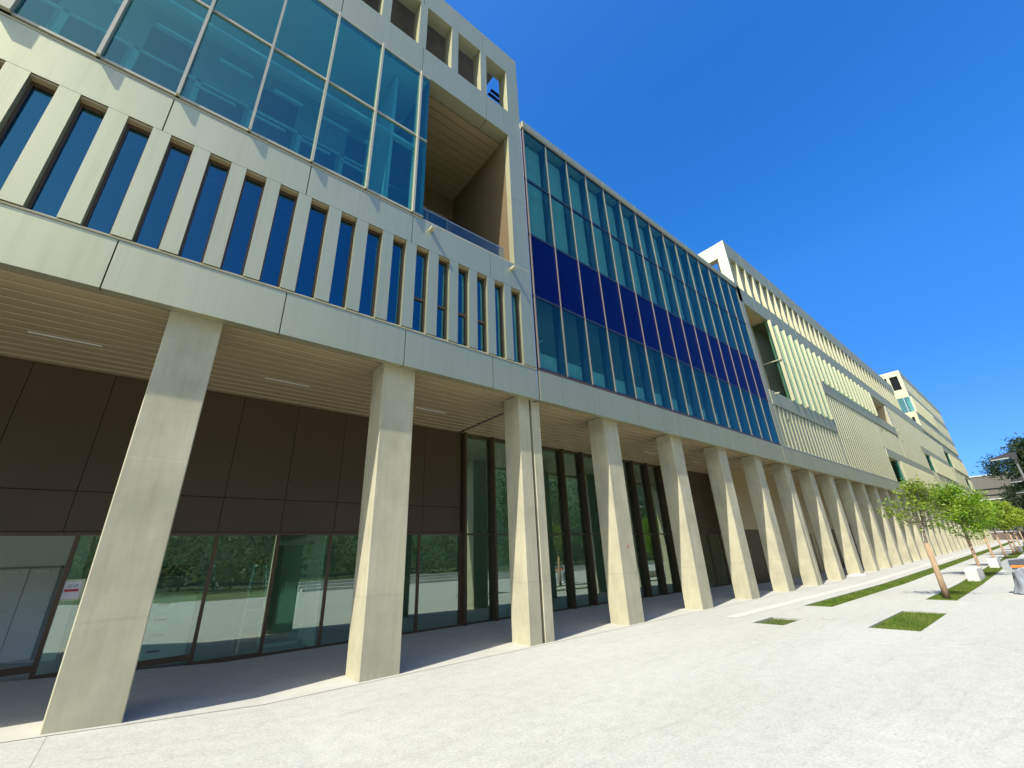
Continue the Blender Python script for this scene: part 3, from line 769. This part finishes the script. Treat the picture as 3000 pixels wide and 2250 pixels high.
def ladder():
    t = thing('step_ladder', 'pale step ladder with red top standing behind the ground-floor glass', 'ladder', (2.1, 11.3, 0))
    m = MB()
    for s in (-1, 1):
        m.tube([(2.10 + s * .24, 11.15, .02), (2.10 + s * .12, 11.5, 1.72)], .016, 6); m.tube([(2.10 + s * .22, 11.9, .02), (2.10 + s * .11, 11.55, 1.70)], .013, 6)
    m.build('rails', 'alu', t)
    m = MB()
    for k in range(5):
        f = .14 + .16 * k; hw = .24 - .12 * f; m.box(2.1 - hw, 2.1 + hw, 11.15 + .35 * f - .03, 11.15 + .35 * f + .05, 1.7 * f, 1.7 * f + .02)
    m.build('steps', 'alu', t); box('top_cap', 'timber', t, 1.95, 2.25, 11.46, 11.60, 1.70, 1.78)
ladder()
def cabinet():
    t = thing('drawer_cabinet', 'white cabinet with slotted drawers behind the ground-floor glass', 'cabinet', (.7, 11.6, 0))
    box('body', 'white_in', t, .30, 1.02, 11.3, 11.8, .06, 1.15)
    for k in range(4):
        d = box('drawer', 'white_in', t, .33, .70, 11.275, 11.298, .10 + .26 * k, .33 + .26 * k); box('handle', 'frame_dark', d, .42, .62, 11.265, 11.274, .24 + .26 * k, .275 + .26 * k)
    box('door', 'white_in', t, .73, .99, 11.28, 11.298, .10, 1.10)
cabinet()

# ================================================================ street furniture
def block(x0, lx, label):
    t = MB(); c = .015; z = gz(x0) - .05; y0, y1, zt_ = 2.63, 2.99, gz(x0) + .43
    t.prism([(y0 + c, z), (y1 - c, z), (y1, z + c), (y1, zt_ - c), (y1 - c, zt_), (y0 + c, zt_), (y0, zt_ - c), (y0, z + c)], 0, x0, x0 + lx)
    tag(t.build('concrete_block', 'block'), label, 'block', 'white blocks along the turf strip')
block(25.85, 1.9, 'white concrete block nearest the camera, in the tree strip')
block(34.75, 1.9, 'second white concrete block, just behind the nearest one')
block(56.9, 2.0, 'small distant white block before the far wrapped trunks')
block(71.0, 2.0, 'farthest white block at the end of the turf strip')

def wrapped_bin():
    x, y = 20.45, 1.0
    t = thing('litter_bin', 'grey litter bin with orange band wrapped in plastic film', 'bin', (x, y, 0))
    m = MB().box(x - .2, x + .2, y - .30, y + .27, .03, .62); m.build('body', 'bin_grey', t)
    hood = [(y + .44, .66), (y + .485, .74), (y + .485, .82), (y + .44, .90), (y + .34, .955), (y, .985), (y - .3, .955), (y - .38, .90), (y - .40, .70), (y - .34, .60), (y + .34, .60)]
    MB().prism(hood, 0, x - .20, x + .22).build('hood', 'bin_grey', t)
    MB().prism([(y + .31, .80), (y + .30, .93), (y, .96), (y - .30, .93), (y - .36, .80)], 0, x - .235, x - .203).build('lid', 'bin_dark', t)
    box('band', 'orange', t, x - .24, x - .205, y - .36, y + .29, .725, .795)
    # wrinkled film hanging to the ground
    m = MB(); nu, nv = 44, 22
    for j in range(nv + 1):
        f = j / nv; z = .72 - .70 * f
        for i_ in range(nu):
            a = 2 * math.pi * i_ / nu; sw = 1.0 + .42 * f ** 3
            rx, ry = .235 * sw, .325 * sw
            q = 1 / max(abs(math.cos(a)), abs(math.sin(a))); q = q ** .7
            wr = 1 + (.05 + .06 * f) * math.sin(7 * a + 3 * f + 1.3 * math.sin(5 * f)) + .03 * math.sin(17 * a - 6 * f)
            m.v.append((x + rx * q * wr * math.cos(a), y + ry * q * wr * math.sin(a), max(.006, z + .012 * math.sin(9 * a))))
    for j in range(nv):
        for i_ in range(nu): m.f.append((j * nu + i_, j * nu + (i_ + 1) % nu, (j + 1) * nu + (i_ + 1) % nu, (j + 1) * nu + i_))
    fo = m.build('plastic_wrap', 'plastic', t, smooth=True)
    mod = fo.modifiers.new('thick', 'SOLIDIFY'); mod.thickness = .003
wrapped_bin()

def street_lamp(x, y, h, label):
    z0 = gz(x)
    t = thing('street_lamp', label, 'street lamp', (x, y, z0), 'street lamps along the path')
    MB().tube([(x, y, z0 - .1), (x, y, z0 + h)], [.062, .045], 12).build('pole', 'pole', t)
    box('collar', 'lamp_body', t, x - .06, x + .06, y - .06, y + .06, z0 + h - .28, z0 + h - .22)
    zt_ = z0 + h
    prof = [(y - .10, zt_ - .02), (y - .12, zt_ + .22), (y + .14, zt_ + .23), (y + .42, zt_ + .15), (y + .78, zt_ + .03), (y + .78, zt_ + .01), (y + .12, zt_ + .03), (y + .06, zt_ - .10), (y - .06, zt_ - .10)]
    hd = MB().prism(prof, 0, x - .15, x + .15).build('lamp_head', 'lamp_body', t)
    MB().prism([(y + .76, zt_ + .008), (y + .16, zt_ + .028), (y + .16, zt_ - .005), (y + .74, zt_ - .02)], 0, x - .13, x + .13).build('lens', 'lamp_white', hd)
street_lamp(30, .30, 4.85, 'nearest street lamp, its dark wedge head against the sky')
street_lamp(45, .45, 4.75, 'middle street lamp, head showing in front of the pine')
street_lamp(60, .75, 4.75, 'farthest street lamp, small head low in front of the pine')

t = thing('manhole_cover', 'round flush manhole cover in the pale paving', 'manhole cover', (12.65, 4.06, 0))
m = MB(); n = 32
for r_, z in ((.13, .0045), (.115, .0045)):
    for j in range(n): a = 2 * math.pi * j / n; m.v.append((12.65 + r_ * math.cos(a), 4.06 + r_ * math.sin(a), z))
m.f = [(j, (j + 1) % n, n + (j + 1) % n, n + j) for j in range(n)]
m.build('ring', 'iron', t)
m = MB().tube([(12.65, 4.06, -.02), (12.65, 4.06, .004)], .113, 32); m.build('lid', 'band', t)
tag(MB().prism([(7.0, gz(28.4)), (7.55, gz(28.4)), (7.5, gz(28.4) + .07), (7.05, gz(28.4) + .07)], 0, 28.1, 28.9).build('floor_box', 'block'), 'low pale box on the paving at a column foot', 'box')

# ================================================================ trees
def leaves(m, centres, spread, per, size, flat=.5, aspect=.55):
    n = len(centres) * per
    C_ = np.repeat(np.array(centres), per, axis=0); sp = np.repeat(np.array(spread), per)
    P_ = C_ + rng.normal(size=(n, 3)) * sp[:, None] * np.array([1, 1, .8])
    U = rng.normal(size=(n, 3)); U[:, 2] *= flat; U /= np.linalg.norm(U, axis=1)[:, None]
    W = rng.normal(size=(n, 3)); W -= (W * U).sum(1)[:, None] * U; W /= np.linalg.norm(W, axis=1)[:, None]
    S = size * (.6 + .8 * rng.random(n))[:, None]
    k = len(m.v); Vv = np.stack([P_ - U * S, P_ + W * S * aspect, P_ + U * S, P_ - W * S * aspect], 1).reshape(-1, 3)
    m.v += [tuple(q) for q in Vv.tolist()]; m.f += [(k + 4 * i_, k + 4 * i_ + 1, k + 4 * i_ + 2, k + 4 * i_ + 3) for i_ in range(n)]

def young_tree(x, y, h, cr, zc0, ncl, per, size, mat, label, seed, wrap_h=1.5, group='young trees along the path', lean=(0, 0), wr=.056):
    r = random.Random(seed); z0 = gz(x)
    t = thing('young_tree', label, 'tree', (x, y, z0), group)
    top = (x + lean[0], y + lean[1], z0 + h * .93)
    path = [(x, y, z0 - .1), (x + .01, y, z0 + wrap_h), (x + lean[0] * .4 + .03, y + lean[1] * .4, z0 + h * .6), top]
    m = MB().tube(path, [.05, .045, .033, .012], 9)
    tips = []
    for k in range(ncl):
        f = r.random() ** .8; za = z0 + zc0 + (h * .86 - zc0) * f; a = r.random() * 6.283
        rr = cr * (.35 + .65 * r.random()) * math.sin(math.pi * min(.97, .22 + .72 * f)) ** .7
        fx = (za - z0 - zc0) / max(.1, h - zc0)
        b0 = (x + lean[0] * fx, y + lean[1] * fx, za - .35 * rr - .1)
        e = (b0[0] + rr * math.cos(a), b0[1] + rr * math.sin(a), za + .35 * rr * r.random())
        mid = tuple(.5 * (p + q) + r.uniform(-.05, .05) for p, q in zip(b0, e))
        m.tube([b0, mid, e], [.016, .011, .004], 5, caps=False); tips.append(e)
        if r.random() < .6: tips.append(mid)
    tr = m.build('trunk', 'bark', t, smooth=True)
    MB().tube([(x, y, z0 - .05), (x + .004, y, z0 + .5), (x + .012, y, z0 + wrap_h)], [wr * 1.1, wr, wr * .92], 12).build('trunk_wrap', 'wrap', tr, smooth=True)
    lm = MB(); leaves(lm, tips, [.10 + .10 * r.random() for _ in tips], per, size)
    lm.build('crown', mat, t, recalc=False)
    return t
young_tree(18.49, 2.72, 3.75, .78, 1.95, 27, 36, .044, 'leaf_sparse', 'sparse young tree with thin foliage and a thick reed-wrapped trunk, nearest of the row', 3, lean=(0, -.32), wr=.074)
young_tree(28.1, 2.72, 4.25, 1.25, 1.75, 60, 90, .044, 'leaf', 'bushy bright green young tree behind the nearest white block', 5, 1.62)
young_tree(35.4, 2.75, 4.1, .95, 1.9, 36, 60, .052, 'leaf', 'young tree behind the second white block, partly hidden by the bushy one', 8, 1.6)
young_tree(44.8, 2.9, 3.9, .8, 2.0, 22, 34, .075, 'leaf_sparse', 'thin young tree with slender trunk before the far brown wall', 11, 1.5)
for k, (tx, lb) in enumerate(((50.3, 'yellow-green young tree over the leftmost far wrapped trunk'), (54.4, 'yellow-green young tree second among the far wrapped trunks'), (60.8, 'yellow-green young tree third among the far wrapped trunks'), (69.4, 'yellow-green young tree at the right border, farthest wrapped trunk'))):
    young_tree(tx, 2.75, 4.3, 1.2, 2.0, 44, 44, .085, 'leaf_yellow', lb, 21 + k, 1.5)

def big_tree(x, y, h, cr, zc0, ncl, per, size, mat, label, seed, name='pine_tree'):
    r = random.Random(seed); z0 = gz(x)
    t = thing(name, label, 'tree', (x, y, z0), 'dark evergreens behind the path')
    m = MB().tube([(x, y, z0 - .2), (x + .2, y + .1, z0 + h * .5), (x, y, z0 + h * .95)], [.34, .24, .05], 10); tips = []; sp = []
    for k in range(ncl):
        f = r.random(); za = z0 + zc0 + (h - zc0) * f; a = r.random() * 6.283; rr = cr * (.3 + .7 * r.random()) * (1.05 - .75 * f ** 1.6)
        e = (x + rr * math.cos(a), y + rr * math.sin(a), za + .5 * r.random()); m.tube([(x + .1, y, za - .3 * rr), e], [.06, .015], 5, caps=False)
        tips.append(e); sp.append(.42 + .4 * r.random())
    m.build('trunk', 'bark', t, smooth=True)
    lm = MB(); leaves(lm, tips, sp, per, size, .6, .3); lm.build('crown', mat, t, recalc=False)
big_tree(108.5, -.3, 14.6, 4.6, 3.6, 130, 110, .26, 'needle', 'tall dark evergreen in front of the taupe building', 31)
big_tree(112, 3.6, 12.6, 1.5, 10.6, 16, 90, .22, 'needle', 'small dark treetop showing above the taupe building roof', 32)
big_tree(95, -4.5, 13.5, 4.2, 3.5, 90, 100, .26, 'needle', 'dark evergreen at the right border behind the street lamps', 33)

# ================================================================ far end of the path
t = thing('office_building', 'distant taupe building with pale horizontal ledges behind the evergreen', 'building', (124, 0, 1))
box('wall', 'taupe', t, 121, 140, -26, 12, .5, 12.35)
box('roof_edge', 'taupe_light', t, 120.9, 140.1, -26.1, 12.1, 12.351, 12.5)
for z in (8.0, 6.1, 4.0): box('ledge', 'taupe_light', t, 120.75, 120.999, -26, 12.0, z, z + .12)
for z in (10.0, 8.9): box('ledge', 'taupe', t, 120.8, 120.999, -26, 12.0, z, z + .35)
gm = MB()
for k in range(7): gm.box(120.9, 120.998, -1.5 - 3.2 * k, .9 - 3.2 * k, 10.2, 11.8)
gm.build('window_band', 'glass_up', t)
t = thing('retaining_wall', 'low brown wall with pale coping closing the end of the path', 'wall', (116, 0, 1))
box('wall', 'brownwall', t, 116, 116.4, -30, 9.5, .8, 2.30); box('coping', 'taupe_light', t, 115.95, 116.45, -30, 9.55, 2.301, 2.42)

# ================================================================ what the ground-floor glass reflects (behind the camera)
lw_ = MB(); lx = [-500, -60, -9, 1.6, 24, 60, 118, 300, 900]
for x0_, x1_, y0_, y1_ in [(a, b, -600, -11) for a, b in zip(lx[:-1], lx[1:])] + [(118, 300, -11, 600), (300, 900, -11, 600)]:
    lw_.add([(x0_, y0_, gz(x0_) + .004), (x1_, y0_, gz(x1_) + .004), (x1_, y1_, gz(x1_) + .004), (x0_, y1_, gz(x0_) + .004)], [(0, 1, 2, 3)])
tag(lw_.build('lawn', 'lawn'), kind='structure')
t = thing('terrace_steps', 'long low white steps edging the lawn opposite the building', 'steps', (20, -9.5, 0))
for k in range(3): MB().box(8, 100, -9.9 - .9 * k, -9.5 - .9 * k, 0, .18 + .16 * k).build('step', 'block', t)
lm = MB(); cs = []; sp = []
for k in range(64):
    x0 = -50 + 2.7 * k + rng.uniform(-1, 1); y0 = -22 - rng.uniform(0, 18); hh = rng.uniform(15, 24)
    for q in range(40):
        f = rng.random(); a = rng.random() * 6.28; rr = 3.6 * rng.random() ** .5 * (1.05 - .6 * f)
        cs.append((x0 + rr * math.cos(a), y0 + rr * math.sin(a), gz(x0) + .2 + hh * f)); sp.append(.95)
leaves(lm, cs, sp, 80, .16, .6, .6)
tag(lm.build('woodland', 'wood', recalc=False), 'dense green wood beyond the lawn opposite the building', 'woodland', kind='stuff')
m = MB(); hx = [-140 + 14 * k for k in range(24)]; hy = [-40, -46, -56, -75, -110]; hz = [0, 9, 18, 24, 25]
m.v = [(x, y + 2.5 * math.sin(.13 * x), z * (1 + .12 * math.sin(.21 * x + y)) + (.9 if j else .3)) for x in hx for j, (y, z) in enumerate(zip(hy, hz))]
m.f = [(i * 5 + j, (i + 1) * 5 + j, (i + 1) * 5 + j + 1, i * 5 + j + 1) for i in range(len(hx) - 1) for j in range(4)]
tag(m.build('hill', 'hill', smooth=True), kind='structure')
